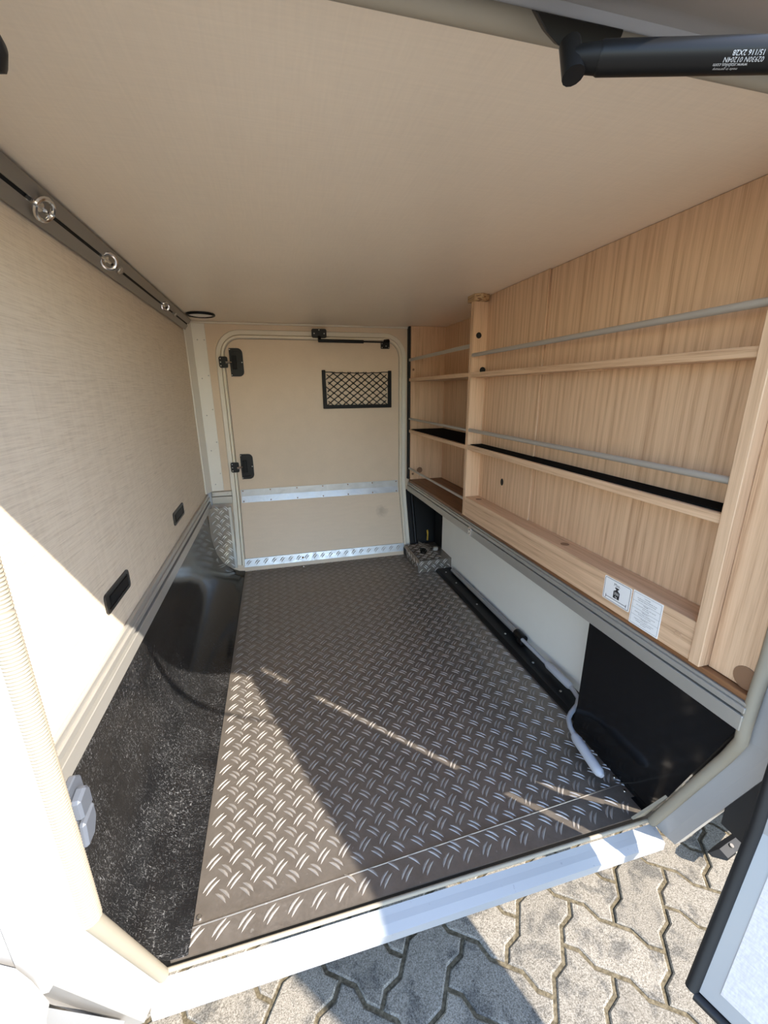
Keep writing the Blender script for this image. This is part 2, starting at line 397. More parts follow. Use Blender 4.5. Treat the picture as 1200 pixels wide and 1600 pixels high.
for nm, a, c, sd_, mt, sp in (('upper_jamb', (XJL, KF), (XJL, ZL - .06), (-1, 0), 'white_frame', .024), ('lower_jamb', (XJL, KF), (XJL, -.004), (-1, 0), 'white_frame', .024),
                          ('upper_jamb', (XJR, KF), (XJR, ZL - .06), (1, 0), 'white_frame', .024), ('lower_jamb', (XJR, KF), (XJR, -.004), (1, 0), 'white_frame', .024),
                          ('sill', (XJL - .016, .001), (XJR + .004, .001), (0, -1), 'sill_white', .008), ):
    b = BM(); reveal(b, a, c, sd_, sp=sp, d1=.046 if nm == 'sill' else (.056 if nm == 'lower_jamb' else OUT)); place(nm, b, mt, fr)
b = BM(); box(b, .830, .85, .379, .455, .13, .465, .002); place('hinge_gap_blocker', b, 'rubber_black', fr)  # added post that blocks sun in the hinge gap, black to blend with shade
# lintel with rounded upper corners
pth = [(XJL, ZL - .062)] + arc((XJL + .06, ZL - .06), .06, 180, 90, 7) + arc((XJR - .06, ZL - .06), .06, 90, 0, 7) + [(XJR, ZL - .062)]
P_, N_ = miter(pth); b = BM()
sec = [(.004, .008), (.012, .018), (.004, .046), (-.006, .056), (-.018, .113), (.03, .116), (.03, .008)]
sweep(b, pth, lambda i: [WF(P_[i].x + N_[i].x * s, P_[i].y + N_[i].y * s, o) for s, o in sec]); place('lintel', b, 'white_frame', fr, True)
# outer filling between lintel and skin
b = BM(); box(b, XJL - .03, XJR + .061, .3815, .43, ZL + .024, 1.384); place('header', b, 'white_frame', fr)
# ribbed rubber seal
def seal_tube(path, r, ribs):
    P = [Vector(p) for p in path]; pts = []; rs = []
    for a, c in zip(P, P[1:]):
        n = max(2, int((c - a).length / (.0021 if ribs else .03)))
        for i in range(n):
            pts.append(a.lerp(c, i / n)); rs.append(r * (1 + (.045 if i % 2 else -.03)) if ribs else r)
    pts.append(P[-1]); rs.append(r); bm = BM(); tube(bm, pts, rs, 12); return bm
sx = XJL - .002
place('rubber_seal', seal_tube([WF(sx, KF, .004), WF(sx, .80, .004), WF(sx, ZL - .06, .004)], .0125, True), 'seal', fr, True)
place('rubber_seal', seal_tube([WF(sx, KF, .004), WF(sx, .003, .006)], .0105, False), 'seal', fr, True)
place('rubber_seal', seal_tube([WF(sx, .002, .002), WF(XJR, .002, .002)], .0042, False), 'seal', fr, True)
sx = XJR + .001
place('rubber_seal', seal_tube([WF(sx, .0, .006), WF(sx, KF - .06, .006), WF(sx - .012, KF, .006), WF(sx - .014, KF + .03, .006), WF(sx - .011, KF + .075, .006), WF(sx - .002, KF + .17, .004), WF(sx, ZL - .06, .004)], .011, False), 'seal', fr, True)
place('rubber_seal', seal_tube([WF(p[0], p[1], .004) for p in pth], .010, False), 'seal', fr, True)
b = BM(); prism(b, [WF(.79, .005, -.012), WF(.80, .10, -.012), WF(.755, .004, -.012)], (0, -.006, 0)); place('seal_flap', b, 'seal', fr)

# ------------------------------------------------------------------ black cove skirt, left
prof = [(-.232, .0045), (-.262, .008), (-.290, .020), (-.322, .043), (-.350, .078), (-.372, .122), (-.385, .18), (-.392, .25), (-.395, .38)]
b = BM(); A = [[b.verts.new((x, y, z)) for x, z in prof] + [b.verts.new((x - .006 if z > .1 else x - .004, y, z - .004)) for x, z in prof[::-1]] for y in (.585, .9, 1.3, 1.8, 2.353)]
n = len(A[0])
for r, s in zip(A, A[1:]):
    for k in range(n): b.faces.new((r[k], r[(k + 1) % n], s[(k + 1) % n], s[k]))
b.faces.new(A[0][::-1]); b.faces.new(A[-1])
tag(place('cove_panel', b, 'black_panel', None, True), 'glossy black curved skirt panel along the left wall, scuffed near the door', 'panel')

# lower lashing rail, left
def rail(name, x, s, y0, y1, z0, mat, label, h=.075, top=True, dark='black_deep', fr_=(.46, .60, .80)):
    """slotted rail; s = +1 faces +x"""
    r = root(name, (x, (y0 + y1) / 2, z0), label, 'rail')
    def bx(nm, a, c, za, zb, m, bev=.0015):
        b = BM(); xs = sorted((x + s * a, x + s * c)); box(b, xs[0], xs[1], y0, y1, za, zb, bev); place(nm, b, m, r)
    bx('lower_flange', 0, .016, z0, z0 + h * fr_[0], mat)
    bx('slot', 0, .006, z0 + h * (fr_[0] - .02), z0 + h * (fr_[1] + .05), dark, 0)
    bx('upper_flange', 0, .015, z0 + h * fr_[1], z0 + h * fr_[2], mat)
    if top: bx('cap_lip', 0, .010, z0 + h * fr_[2], z0 + h, mat)
    return r
rail('lashing_rail', XL + .001, 1, .60, 2.455, .372, 'rail_alu', 'slotted aluminium lashing rail low on the left wall above the black skirt', .078)
rr = rail('lashing_rail', XR + .012, -1, .437, 2.44, .395, 'rail_grey', 'slotted grey lashing rail under the oak shelves on the right', .056, fr_=(.58, .66, .88))
b = BM(); box(b, .772, .778, 1.535, 1.56, .398, .434, .002); cl = place('clip', b, 'chrome', rr)
for dz in (.408, .424):
    b = BM(); disc(b, (.772, 1.5475, dz), (-1, 0, 0), .003, .0015, 8); place('screw', b, 'ink', cl)
# short rail on the back wall, left
r = root('lashing_rail', (-.33, 2.47, .39), 'short aluminium rail end on the back wall beside the far door', 'rail')
b = BM(); box(b, -.398, -.268, 2.452, 2.478, .388, .43, .002); place('lower_flange', b, 'rail_alu', r)
b = BM(); box(b, -.375, -.268, 2.456, 2.478, .432, .458, .002); place('upper_flange', b, 'rail_alu', r)
for x in (-.365, -.29):
    b = BM(); disc(b, (x, 2.456, .447), (0, -1, 0), .004, .002, 8); place('screw', b, 'screw', r)
b = BM(); box(b, -.40, -.376, 2.44, 2.478, .384, .462, .003); place('corner_cap', b, 'grey_plastic', r)

# ceiling rail, left, with eyes
y0, y1 = .46, 2.40
r = root('ceiling_rail', (XL, 1.43, 1.30), 'dark bronze lashing rail along the top of the left wall', 'rail')
def slant(bm, a, c, t=.006):
    """strip across the wall-to-ceiling corner between section points a and c"""
    d = Vector((c[0] - a[0], 0, c[1] - a[1])).normalized(); nn = Vector((d.z, 0, -d.x)) * t
    prism(bm, [(a[0], y0, a[1]), (c[0], y0, c[1]), (c[0] + nn.x, y0, c[1] + nn.z), (a[0] + nn.x, y0, a[1] + nn.z)], (0, y1 - y0, 0))
A0, A1 = (-.399, 1.303), (-.366, 1.349)
def la(t, o=0): 
    d = Vector((A1[0] - A0[0], 0, A1[1] - A0[1])); nn = Vector((d.z, 0, -d.x)).normalized(); return (A0[0] + d.x * t + nn.x * o, A0[1] + d.z * t + nn.z * o)
for nm, t0, t1, o, m in (('lower_flange', 0, .44, .004, 'rail_dark'), ('upper_flange', .56, 1, .004, 'rail_dark'), ('slot', .40, .60, -.002, 'black_deep')):
    b = BM(); slant(b, la(t0, o), la(t1, o)); place(nm, b, m, r)
# chrome eyes in the slot
def torus(bm, c, ax, R_, r_, n=18, m=8, sc=1.0):
    c = Vector(c); ax = Vector(ax).normalized(); u = Vector((0, 1, 0)); u = (u - ax * u.dot(ax)).normalized(); v = ax.cross(u)
    pts = [c + R_ * (math.cos(2 * math.pi * k / n) * u * sc + math.sin(2 * math.pi * k / n) * v) for k in range(n)]
    rings = []
    for k, p in enumerate(pts):
        d = (p - c).normalized(); rings.append([bm.verts.new(p + r_ * (math.cos(2 * math.pi * j / m) * d + math.sin(2 * math.pi * j / m) * ax)) for j in range(m)])
    for k in range(n):
        a, q = rings[k], rings[(k + 1) % n]
        for j in range(m): bm.faces.new((a[j], a[(j + 1) % m], q[(j + 1) % m], q[j]))
nrm = Vector((A1[1] - A0[1], 0, -(A1[0] - A0[0]))).normalized()
EYES = [(.985, 'chrome lashing eye nearest the loading door, lying flat in the ceiling rail', .018, 'flat'),
        (1.30, 'chrome ring lashing eye with a dark centre halfway along the ceiling rail', .017, 'ring'),
        (1.40, 'dull lashing plate just behind the middle ring on the ceiling rail', .012, 'plate'),
        (1.89, 'small chrome ring eye near the far end of the ceiling rail', .013, 'ring'),
        (2.09, 'small lashing plate at the far end of the ceiling rail beside the round lamp', .011, 'plate')]
cx, cz = la(.5, .010)
for y, lab, R_, kind in EYES:
    e = root('lashing_eye', (cx, y, cz), lab, 'lashing eye', 'eyes in the ceiling rail'); c = Vector((cx, y, cz))
    b = BM(); tube(b, [c + Vector((0, -R_ * 1.9, 0)), c + Vector((0, R_ * 1.9, 0))], .0048, 8); place('slider', b, 'chrome' if kind != 'plate' else 'rail_dark', e, True)
    if kind == 'plate':
        b = BM(); disc(b, c, nrm, R_ * .9, .006, 14); place('nut', b, 'screw', e, True)
    else:
        b = BM(); ax = nrm if kind == 'flat' else (nrm + Vector((0, -1.1, 0)))
        torus(b, c + nrm * .009, ax, R_, .0045, sc=1.55 if kind == 'flat' else 1); place('ring', b, 'chrome', e, True)
        b = BM(); disc(b, c - nrm * .002, nrm, R_ * .55, .006, 12); place('nut', b, 'chrome', e, True)

# recessed grips in the left wall
for (ya, yc, za, zc), lab in (((.965, 1.125, .518, .566), 'black recessed finger grip in the left wall beside the sunlit patch'), ((1.655, 1.835, .512, .562), 'black recessed finger grip in the left wall near the far door')):
    g = root('recessed_grip', (XL, (ya + yc) / 2, za), lab, 'grip', 'grips in the left wall')
    o = rrect(ya, yc, za, zc, .010, 3); q = rrect(ya + .010, yc - .010, za + .008, zc - .008, .007, 3); n = len(o); b = BM()
    V = [[b.verts.new((x, p[0], p[1])) for p in s] for s, x in ((o, XL), (o, XL + .004), (q, XL + .004), (q, XL + .001))]
    for a, c in zip(V, V[1:]):
        for k in range(n): b.faces.new((a[k], a[(k + 1) % n], c[(k + 1) % n], c[k]))
    b.faces.new(V[-1]); place('bezel', b, 'dark_plastic', g)
    b = BM(); box(b, XL + .0011, XL + .003, ya + .03, yc - .014, za + .010, zc - .014, .0008); place('flap', b, 'black_matt', g)

# round ceiling lamp
L = root('ceiling_lamp', (-.292, 2.25, H - .012), 'flat round ceiling lamp with black rim in the far left corner', 'lamp')
b = BM(); torus(b, (-.292, 2.25, H - .005), (0, 0, 1), .058, .006, 28); place('rim', b, 'black_plastic', L, True)
b = BM(); tube(b, [(-.292, 2.25, H), (-.292, 2.25, H - .006), (-.292, 2.25, H - .010)], [.055, .054, .035], 24); place('lens', b, 'lamp_white', L, True)

# ------------------------------------------------------------------ corner post, back left
r = root('corner_post', (-.35, 2.47, .46), 'white riveted corner cover post left of the far door', 'post')
b = BM(); prism(b, [(-.399, 2.40, .462), (-.393, 2.40, .462), (-.372, 2.462, .462), (-.31, 2.472, .462), (-.31, 2.479, .462), (-.399, 2.479, .462)], (0, 0, .877)); place('cover', b, 'post_white', r)
for i in range(5):
    b = BM(); disc(b, (-.318, 2.4716, .56 + i * .175), (0, -1, 0), .0035, .002, 8); place('rivet', b, 'screw', r)
for i in range(5):
    b = BM(); disc(b, (-.350, 2.4655, .50 + i * .19), (-.16, -1, 0), .0035, .002, 8); place('rivet', b, 'screw', r)

# ------------------------------------------------------------------ far door (closed)
d1 = root('door_1', (.25, 2.47, .05), 'closed beige far door with rounded top corners and a kinked lower panel', 'door', kind='structure')
DX0, DX1, DZ0, DZ1, DR = -.226, .728, .072, 1.268, .085
def door_loop(m):
    """left side bottom -> up -> over -> right side bottom"""
    x0, x1, z1, rr_ = DX0 - m, DX1 + m, DZ1 + m, DR + m
    return [(x0, DZ0 - .03), (x0, KB)] + arc((x0 + rr_, z1 - rr_), rr_, 180, 90, 8) + arc((x1 - rr_, z1 - rr_), rr_, 90, 0, 8) + [(x1, KB), (x1, DZ0 - .03)]
up = [WB(DX0, KB, .010)] + [WB(x, z, .010) for x, z in door_loop(0)[2:-2]] + [WB(DX1, KB, .010)]
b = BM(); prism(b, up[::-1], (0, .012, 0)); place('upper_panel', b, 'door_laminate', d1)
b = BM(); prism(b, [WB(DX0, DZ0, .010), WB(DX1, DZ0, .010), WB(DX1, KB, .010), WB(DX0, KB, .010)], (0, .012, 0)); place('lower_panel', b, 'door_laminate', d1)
b = BM(); band(b, WB, door_loop(.011), -.009, .009, 0, .022); place('rubber_seal', b, 'door_seal', d1, True)
b = BM(); band(b, WB, door_loop(.0005), -.0015, .0015, 0, .0112); place('edge_line', b, 'chassis', d1)
b = BM(); band(b, WB, door_loop(.034), -.014, .012, 0, .009, rnd=.1); place('frame_flange', b, 'cream_trim', d1, True)
# riveted metal strip over the kink
st = BM()
for z0, z1 in ((.384, KB), (KB, .459)):
    prism(st, [WB(-.219, z0, .0125), WB(.722, z0, .0125), WB(.722, z1, .0125), WB(-.219, z1, .0125)], (0, .002, 0))
stp = place('metal_strip', st, 'bright_sheet', d1)
for i in range(7):
    for z in (.392, .451):
        b = BM(); disc(b, WB(-.208 + i * .153, z, .0125), (0, -1, 0), .0042, .002, 8); place('rivet', b, 'brown_cap', stp)
# tread trim along the foot
b = BM(); M_ = lambda u, v, h: WB(u, v, .016 + h)
prism(b, [WB(-.232, .028, .016), WB(.735, .028, .016), WB(.735, .074, .016), WB(-.232, .074, .016)], (0, .012, 0)); ft = place('foot_trim', b, 'bright_sheet', d1)
b = BM(); tread(b, M_, -.24, .74, .022, .080, pu=-.206, pv=.051); tag(place('tread_ribs', b, 'tread_rib', ft, True), kind='stuff')
b = BM(); disc(b, WB(.10, .05, .016), (0, -1, 0), .006, .004, 8); place('screw', b, 'brown_cap', ft)
# dark smudge stays a mark in print: a small worn rub
# locks
for zc in (1.151, .593):
    lk = root('lock', (0, 0, 0)); COL.objects.unlink(lk); bpy.data.objects.remove(lk)
    o = [(-.203, zc - .071)] + arc((-.160, zc - .071 + .024), .024, 270, 360, 4) + arc((-.160, zc + .071 - .024), .024, 0, 90, 4) + [(-.203, zc + .071)]
    q = [(-.196, zc - .056)] + arc((-.166, zc - .056 + .016), .016, 270, 360, 4) + arc((-.166, zc + .056 - .016), .016, 0, 90, 4) + [(-.196, zc + .056)]
    n = len(o); b = BM()
    V = [[b.verts.new(WB(p[0], p[1], of)) for p in s] for s, of in ((o, .010), (o, .020), (q, .020), (q, .0115))]
    for a, c in zip(V, V[1:]):
        for k in range(n): b.faces.new((a[k], a[(k + 1) % n], c[(k + 1) % n], c[k]))
    b.faces.new(V[-1]); b.faces.new(V[0][::-1]); lk = tag(place('lock', b, 'black_plastic', d1), 'black recessed door lock with cast striker')
    b = BM(); prism(b, [WB(-.192, zc - .035, .0115), WB(-.170, zc - .035, .0115), WB(-.170, zc + .035, .0115), WB(-.192, zc + .035, .0115)], (0, -.006, 0), .002); place('paddle', b, 'black_matt', lk)
    b = BM(); prism(b, [WB(x, z, .022) for x, z in rrect(-.256, -.213, zc - .028, zc + .028, .008, 3)], (0, -.012, 0)); place('striker_plate', b, 'black_plastic', lk)
    b = BM(); tube(b, [WB(-.224, zc - .003, .040), WB(-.205, zc - .001, .034), WB(-.196, zc, .026)], [.008, .006, .005], 10); place('latch_tongue', b, 'chrome', lk, True)
    for x, z in ((-.199, zc + .064), (-.199, zc - .064), (-.142, zc), (-.248, zc + .018), (-.248, zc), (-.248, zc - .018)):
        b = BM(); disc(b, WB(x, z, .020 if x > -.21 else .034), (0, -1, 0), .003, .0016, 8); place('screw', b, 'screw', lk)
# net pocket on the door
np_ = root('net_pocket', (.48, 2.46, .905), 'black elastic net pocket screwed to the far door', 'net pocket')
b = BM(); prism(b, [WB(x, z, .011) for x, z in ((.278, 1.113), (.278, .903), (.680, .903), (.680, 1.110), (.662, 1.110), (.662, .921), (.297, .921), (.297, 1.113))], (0, -.016, 0), .002); place('frame', b, 'black_matt', np_)
b = BM(); sx0, sx1, sz0, sz1 = .296, .664, .918, 1.102; pit = .0455; k = sz1 - sz0
def zt_(x): return sz1 - .006 * (1 - ((x - .48) / .184) ** 2)
for sgn in (1, -1):
    i = -8
    while i < 14:
        # line x = c + sgn * 1.35 * (z - sz0)
        c = sx0 + i * pit; pts = []
        for j in range(0, 15):
            z = sz0 + k * j / 14; x = c + sgn * 1.28 * (z - sz0)
            if sx0 <= x <= sx1: pts.append(WB(x, z, .023 + .0008 * sgn))
        if len(pts) > 1: tube(b, pts, .0027, 5)
        i += 1
place('netting', b, 'rubber_black', np_, True)
b = BM(); tube(b, [WB(sx0 + (sx1 - sx0) * j / 12, zt_(sx0 + (sx1 - sx0) * j / 12) + .002 * (j % 2), .023) for j in range(13)], .0026, 6); place('elastic_edge', b, 'rubber_black', np_, True)
# door stay
gs = root('gas_strut', (.42, 2.45, 1.25), 'thin black gas strut at the top of the closed far door', 'gas strut')
b = BM(); prism(b, [WB(x, z, .022) for x, z in rrect(.232, .312, 1.279, 1.324, .008, 3)], (0, -.014, 0), .002); br = place('frame_bracket', b, 'black_plastic', gs)
for x, z in ((.245, 1.30), (.272, 1.318), (.299, 1.30)):
    b = BM(); disc(b, WB(x, z, .036), (0, -1, 0), .0035, .002, 8); place('screw', b, 'screw', br)
b = BM(); tube(b, [WB(.272, 1.285, .036), WB(.272, 1.258, .044)], .009, 10); place('ball_end', b, 'black_plastic', gs, True)
b = BM(); tube(b, [WB(.265, 1.263, .046), WB(.515, 1.2615, .044)], .0085, 12); place('cylinder', b, 'black_plastic', gs, True)
b = BM(); tube(b, [WB(.513, 1.2615, .044), WB(.645, 1.2605, .042)], .0034, 8); place('rod', b, 'black_matt', gs, True)
b = BM(); prism(b, [WB(x, z, .011) for x, z in rrect(.621, .672, 1.229, 1.262, .004, 3)], (0, -.012, 0), .0015); br = place('door_bracket', b, 'black_plastic', gs)
b = BM(); tube(b, [WB(.642, 1.268, .02), WB(.660, 1.268, .044)], .010, 10); place('ball_end', b, 'black_plastic', gs, True)
for x, z in ((.627, 1.235), (.666, 1.235), (.627, 1.256), (.650, 1.243)):
    b = BM(); disc(b, WB(x, z, .023), (0, -1, 0), .003, .002, 8); place('screw', b, 'screw', br)

# curved tread guard, back left
prof_g = [(-.391, .388), (-.392, .25), (-.385, .18), (-.372, .122), (-.350, .078), (-.322, .043), (-.292, .028)]
r = root('corner_guard', (-.33, 2.40, .02), 'curved aluminium tread plate guard in the far left corner', 'guard plate')
poly = [(-.270, .392)] + prof_g + [(-.282, .030)]
b = BM(); prism(b, [(x, 2.352, z) for x, z in poly], (0, .005, 0)); place('plate', b, 'tread_plate', r)
def ins(u, v):
    xm = max(-.385, -.385 + max(0, (.2 - v)) ** 2 * 2.6); return xm + .014 < u < -.288
b = BM(); tread(b, lambda u, v, h: Vector((u, 2.352 - h, v)), -.40, -.265, .03, .40, pu=-.37, pv=.36, inside=ins); tag(place('tread_ribs', b, 'bright_rib', r, True), kind='stuff')
b = BM(); box(b, -.284, -.270, 2.348, 2.38, .03, .392, .001); place('edge_return', b, 'rail_alu', r)

# ------------------------------------------------------------------ right side: base board, panels under the rail
b = BM(); box(b, .787, 1.015, .441, 2.44, .4515, .464, .001)
tag(place('base_board', b, 'plywood'), 'brown plywood base board under the oak shelf units', 'board')
b = BM(); box(b, .925, .935, .866, 2.21, .0, .42)
tag(place('service_panel', b, 'white_panel'), 'plain white upright panel below the right-hand rail', 'panel')
b = BM(); P2 = [(.812, .0), (.815, .03), (.820, .08), (.821, .395), (.835, .395), (.835, 0)]
A = [[b.verts.new((x, y, z)) for x, z in P2] for y in (.462, .868)]
A[0] = [v for v in A[0]]
for v, z in zip(A[0], [p[1] for p in P2]): v.co.y = YF(z) + .012
for k in range(6): b.faces.new((A[0][k], A[0][(k + 1) % 6], A[1][(k + 1) % 6], A[1][k]))
b.faces.new(A[0][::-1]); b.faces.new(A[1])
tag(place('skirt_panel', b, 'black_panel', None, True), 'glossy black skirt panel at the right beside the loading door', 'panel')
r = root('channel_strip', (.88, 1.47, 0), 'black riveted channel strip along the foot of the white panel', 'strip')
b = BM(); prism(b, [(.832, .868, .0), (.832, .868, .010), (.845, .868, .014), (.924, .868, .014), (.924, .868, .0)], (0, 1.20, 0)); place('strip', b, 'black_plastic', r)
for y in (1.0, 1.16, 1.36, 1.62, 1.86, 2.0):
    b = BM(); disc(b, (.868, y, .014), (0, 0, 1), .0045, .0025, 8); place('rivet', b, 'screw', r)
# dark recess behind the box with a pipe boot and brass fitting
r = root('corner_recess', (.88, 2.36, 0), 'black moulded recess in the far right corner behind the tread box', 'recess')
b = BM(); prism(b, [WB(.775, 0, .014), WB(.775, .395, .014), WB(1.015, .395, .014), WB(1.015, 0, .014)], (0, .01, 0)); place('back_liner', b, 'black_plastic', r)
b = BM(); box(b, .925, .99, 2.212, 2.335, 0, .395, .01, 2); place('side_liner', b, 'black_matt', r)
b = BM(); tube(b, [WB(.808, .076, .020), WB(.806, .395, .020)], .010, 10); place('edge_moulding', b, 'black_plastic', r, True)
b = BM(); prism(b, [(.862, 2.30, .100), (.870, 2.30, .100), (.872, 2.30, .15), (.868, 2.30, .168), (.860, 2.30, .165), (.864, 2.30, .135)], (0, .006, 0)); place('brass_fitting', b, 'brass', r)

# tread box at the far right
r = root('tread_box', (.82, 2.25, 0), 'low aluminium tread plate box in the far right corner', 'box')
TX0, TX1, TY0, TY1, TH = .722, .924, 2.06, 2.333, .072
b = BM(); prism(b, [(TX0, TY0, .001), (TX1, TY0, .001), (TX1, TY0, TH), (TX0 + .012, TY0, TH), (TX0, TY0, TH - .012)], (0, TY1 - TY0, 0)); place('body', b, 'tread_plate', r)
b = BM(); tread(b, lambda u, v, h: Vector((u, v, TH + h)), TX0 + .01, TX1 - .045, TY0, TY1, pu=.75, pv=2.08)
tread(b, lambda u, v, h: Vector((u, TY0 - h * 1.3, v)), TX0, TX1, -.006, TH + .006, pu=.745, pv=.055)
tread(b, lambda u, v, h: Vector((TX0 - h, u, v)), TY0, TY1 - .05, -.004, TH + .004, pu=2.08, pv=.053)
tag(place('tread_ribs', b, 'bright_rib', r, True), kind='stuff')
b = BM(); prism(b, [(.775, 2.17, TH + .0006), (.80, 2.155, TH + .0006), (.83, 2.20, TH + .0006), (.825, 2.25, TH + .0006), (.80, 2.25, TH + .0006)], (0, 0, .001)); place('cutout', b, 'black_deep', r)
b = BM(); prism(b, [(.845, 2.20, TH), (.815, 2.33, TH), (.818, 2.335, TH), (.850, 2.205, TH)], (0, 0, .018)); place('flange', b, 'tread_plate', r)
for k in range(3):
    b = BM(); box(b, TX0 - .0015, TX0 + .002, 2.285 + k * .018, 2.293 + k * .018, .018, .058); place('vent_slot', b, 'black_deep', r)
b = BM(); box(b, .865, .893, 2.185, 2.205, TH, TH + .022, .004); place('socket', b, 'rail_alu', r)

# crank pole stowed along the foot of the white panel
r = root('crank_pole', (.88, 1.3, .02), 'grey awning crank pole lying along the floor at the right', 'crank')
zr = .034
b = BM(); tube(b, [(.903, 1.99, .028), (.901, 1.31, zr)], .0115, 12); place('tube', b, 'pole_grey', r, True)
b = BM(); tube(b, [(.901, 1.33, zr), (.900, 1.275, zr)], .017, 14); place('clamp', b, 'black_plastic', r, True)
b = BM(); box(b, .880, .902, 1.262, 1.30, .0165, .032, .003); place('clamp_foot', b, 'black_plastic', r)
R3 = [(.893, 1.28, zr + .002), (.890, 1.10, .040), (.886, .985, .046), (.880, .955, .049), (.868, .918, .052), (.842, .892, .054), (.800, .868, .054), (.780, .852, .053), (.766, .825, .051), (.757, .79, .048), (.750, .70, .040)]
b = BM(); tube(b, R3, .0072, 10); place('rod', b, 'grey_plastic', r, True)
b = BM(); tube(b, [(.8902, 1.112, .0395), (.890, 1.10, .040), (.8862, .985, .046), (.886, .974, .0465)], [.009, .013, .013, .009], 14); place('sleeve', b, 'grip_grey', r, True)
b = BM(); tube(b, [(.7585, .797, .048), (.757, .785, .0475), (.7475, .692, .040), (.747, .684, .0395), (.7465, .674, .039)], [.010, .0135, .0135, .0125, .006], 14); place('hand_grip', b, 'grip_grey', r, True)

# ------------------------------------------------------------------ oak shelf units
su = root('shelf_unit', (.81, 1.08, .465), 'large oak shelf unit with two shelves and metal guard bars on the right wall', 'shelf unit')
def wood(name, par, x0, x1, y0, y1, z0, z1, m='oak', bev=.0012):
    b = BM(); box(b, x0, x1, y0, y1, z0, z1, bev); return place(name, b, m, par)
wood('upright', su, .780, .862, 1.620, 1.642, .466, 1.346)
wood('back_panel', su, .843, .858, 1.243, 1.619, .466, 1.349)
wood('back_panel', su, .850, .864, .552, 1.241, .466, 1.349)
wood('joint_strip', su, .8415, .8435, 1.238, 1.246, .552, 1.349, bev=.0005)
sh = wood('shelf', su, .780, .849, .553, 1.619, 1.047, 1.065, 'oak_lengthwise')
sh2 = wood('shelf', su, .780, .849, .553, 1.619, .757, .777, 'oak_lengthwise')
wood('plinth_board', su, .780, .849, .553, 1.619, .466, .552, 'oak_lengthwise')
wood('stile', su, .776, .862, .529, .552, .466, 1.349)
sp_ = wood('end_panel', su, .800, .815, .440, .5285, .466, 1.349)
b = BM(); disc(b, (.800, .461, .487), (-1, 0, 0), .0225, .0015, 24, .022); tag(place('cover_cap', b, 'brown_cap', sp_), 'round brown cover cap')
for z, lab in ((1.132, None), (.838, None)):
    b = BM(); tube(b, [(.787, .552, z), (.787, 1.620, z)], .0073, 12); place('guard_bar', b, 'tube_alu', su, True)
    b = BM(); torus(b, (.787, 1.619, z), (0, 1, 0), .0085, .002, 14, 6); place('bar_ferrule', b, 'chassis', su, True)
for p, nn_, rx in (((.807, 1.6195, 1.205), (0, -1, 0), .0115), ((.831, 1.6195, 1.075), (0, -1, 0), .0125)):
    b = BM(); disc(b, p, nn_, rx, .0008, 18, rx); place('bored_hole', b, 'black_deep', su)
b = BM(); prism(b, [(.8426, 1.429 + .010 * math.cos(t * math.pi / 8), .652 + .014 * math.sin(t * math.pi / 8)) for t in range(16)], (-.0006, 0, 0)); place('bored_hole', b, 'black_deep', su)
for y, z in ((1.60, 1.0), (1.30, .985), (1.30, 1.31), (1.32, .60), (1.58, .60), (1.29, 1.10)):
    b = BM(); disc(b, (.843, y, z), (-1, 0, 0), .0125, .0008, 18, .012); place('cover_cap', b, 'oak', su)
for y in (1.56, 1.0):
    b = BM(); disc(b, (.815, y, .552), (0, 0, 1), .0125, .0008, 16, .012); place('cover_cap', b, 'brown_cap', su)
b = BM(); disc(b, (.7798, .585, .505), (-1, 0, 0), .008, .0008, 16, .0075); place('cover_cap', b, 'oak_lengthwise', su)
for y in (1.58, 1.20, .98):
    b = BM(); box(b, .80, .84, y - .03, y + .03, 1.044, 1.0472, .001); place('shelf_bracket', b, 'oak_lengthwise', su)
b = BM(); box(b, .790, .846, .556, 1.612, .7772, .780); tag(place('anti_slip_mat', b, 'shelf_mat'), 'narrow black anti-slip mat on the long oak shelf', 'mat')

nu = root('corner_shelf_unit', (.90, 2.03, .465), 'small deep oak corner shelf unit beside the far door', 'shelf unit')
wood('side_panel', nu, .792, 1.000, 2.430, 2.445, .465, 1.349)
wood('back_panel', nu, 1.000, 1.015, 1.643, 2.445, .465, 1.349)
wood('side_panel', nu, .864, 1.000, 1.628, 1.642, .465, 1.349)
b = BM(); pts = [(.781 + .010 * math.sin(math.pi * i / 10), 1.643 + .787 * i / 10) for i in range(11)]
prism(b, [(x, y, 1.050) for x, y in pts] + [(1.0, 2.43, 1.05), (1.0, 1.643, 1.05)], (0, 0, .017), .001); place('shelf', b, 'oak_lengthwise', nu)
wood('shelf', nu, .782, .999, 1.643, 2.429, .755, .772, 'oak_lengthwise')
b = BM(); box(b, .783, .787, 1.643, 2.445, 1.160, 1.176, .001); place('flat_bar', b, 'tube_alu', nu)
for z in (.836, .536):
    b = BM(); tube(b, [(.787, 1.643, z), (.787, 2.430, z)], .006, 12); place('guard_bar', b, 'tube_alu', nu, True)
b = BM(); disc(b, (.853, 2.43, .522), (0, -1, 0), .018, .0008, 18, .018); place('cover_cap', b, 'brown_cap', nu)
for x, z in ((.806, 1.115), (.808, .50)):
    b = BM(); disc(b, (x, 2.43, z), (0, -1, 0), .007, .002, 12); place('screw_cap', b, 'brown_cap', nu)
b = BM(); box(b, .783, .7915, 2.44, 2.476, .466, 1.349); place('edge_gasket', b, 'black_deep', nu)
b = BM(); box(b, .795, .996, 1.65, 2.425, .7722, .7755); tag(place('anti_slip_mat', b, 'shelf_mat'), 'black anti-slip mat on the deep corner shelf', 'mat')
b = BM(); prism(b, [(.772, 1.60, 1.326), (.80, 1.585, 1.326), (.835, 1.60, 1.326), (.835, 1.66, 1.326), (.772, 1.66, 1.326)], (0, 0, .0235), .0008)
tag(place('wood_block', b, 'raw_block'), 'small raw plywood block between shelf upright and ceiling', 'block')

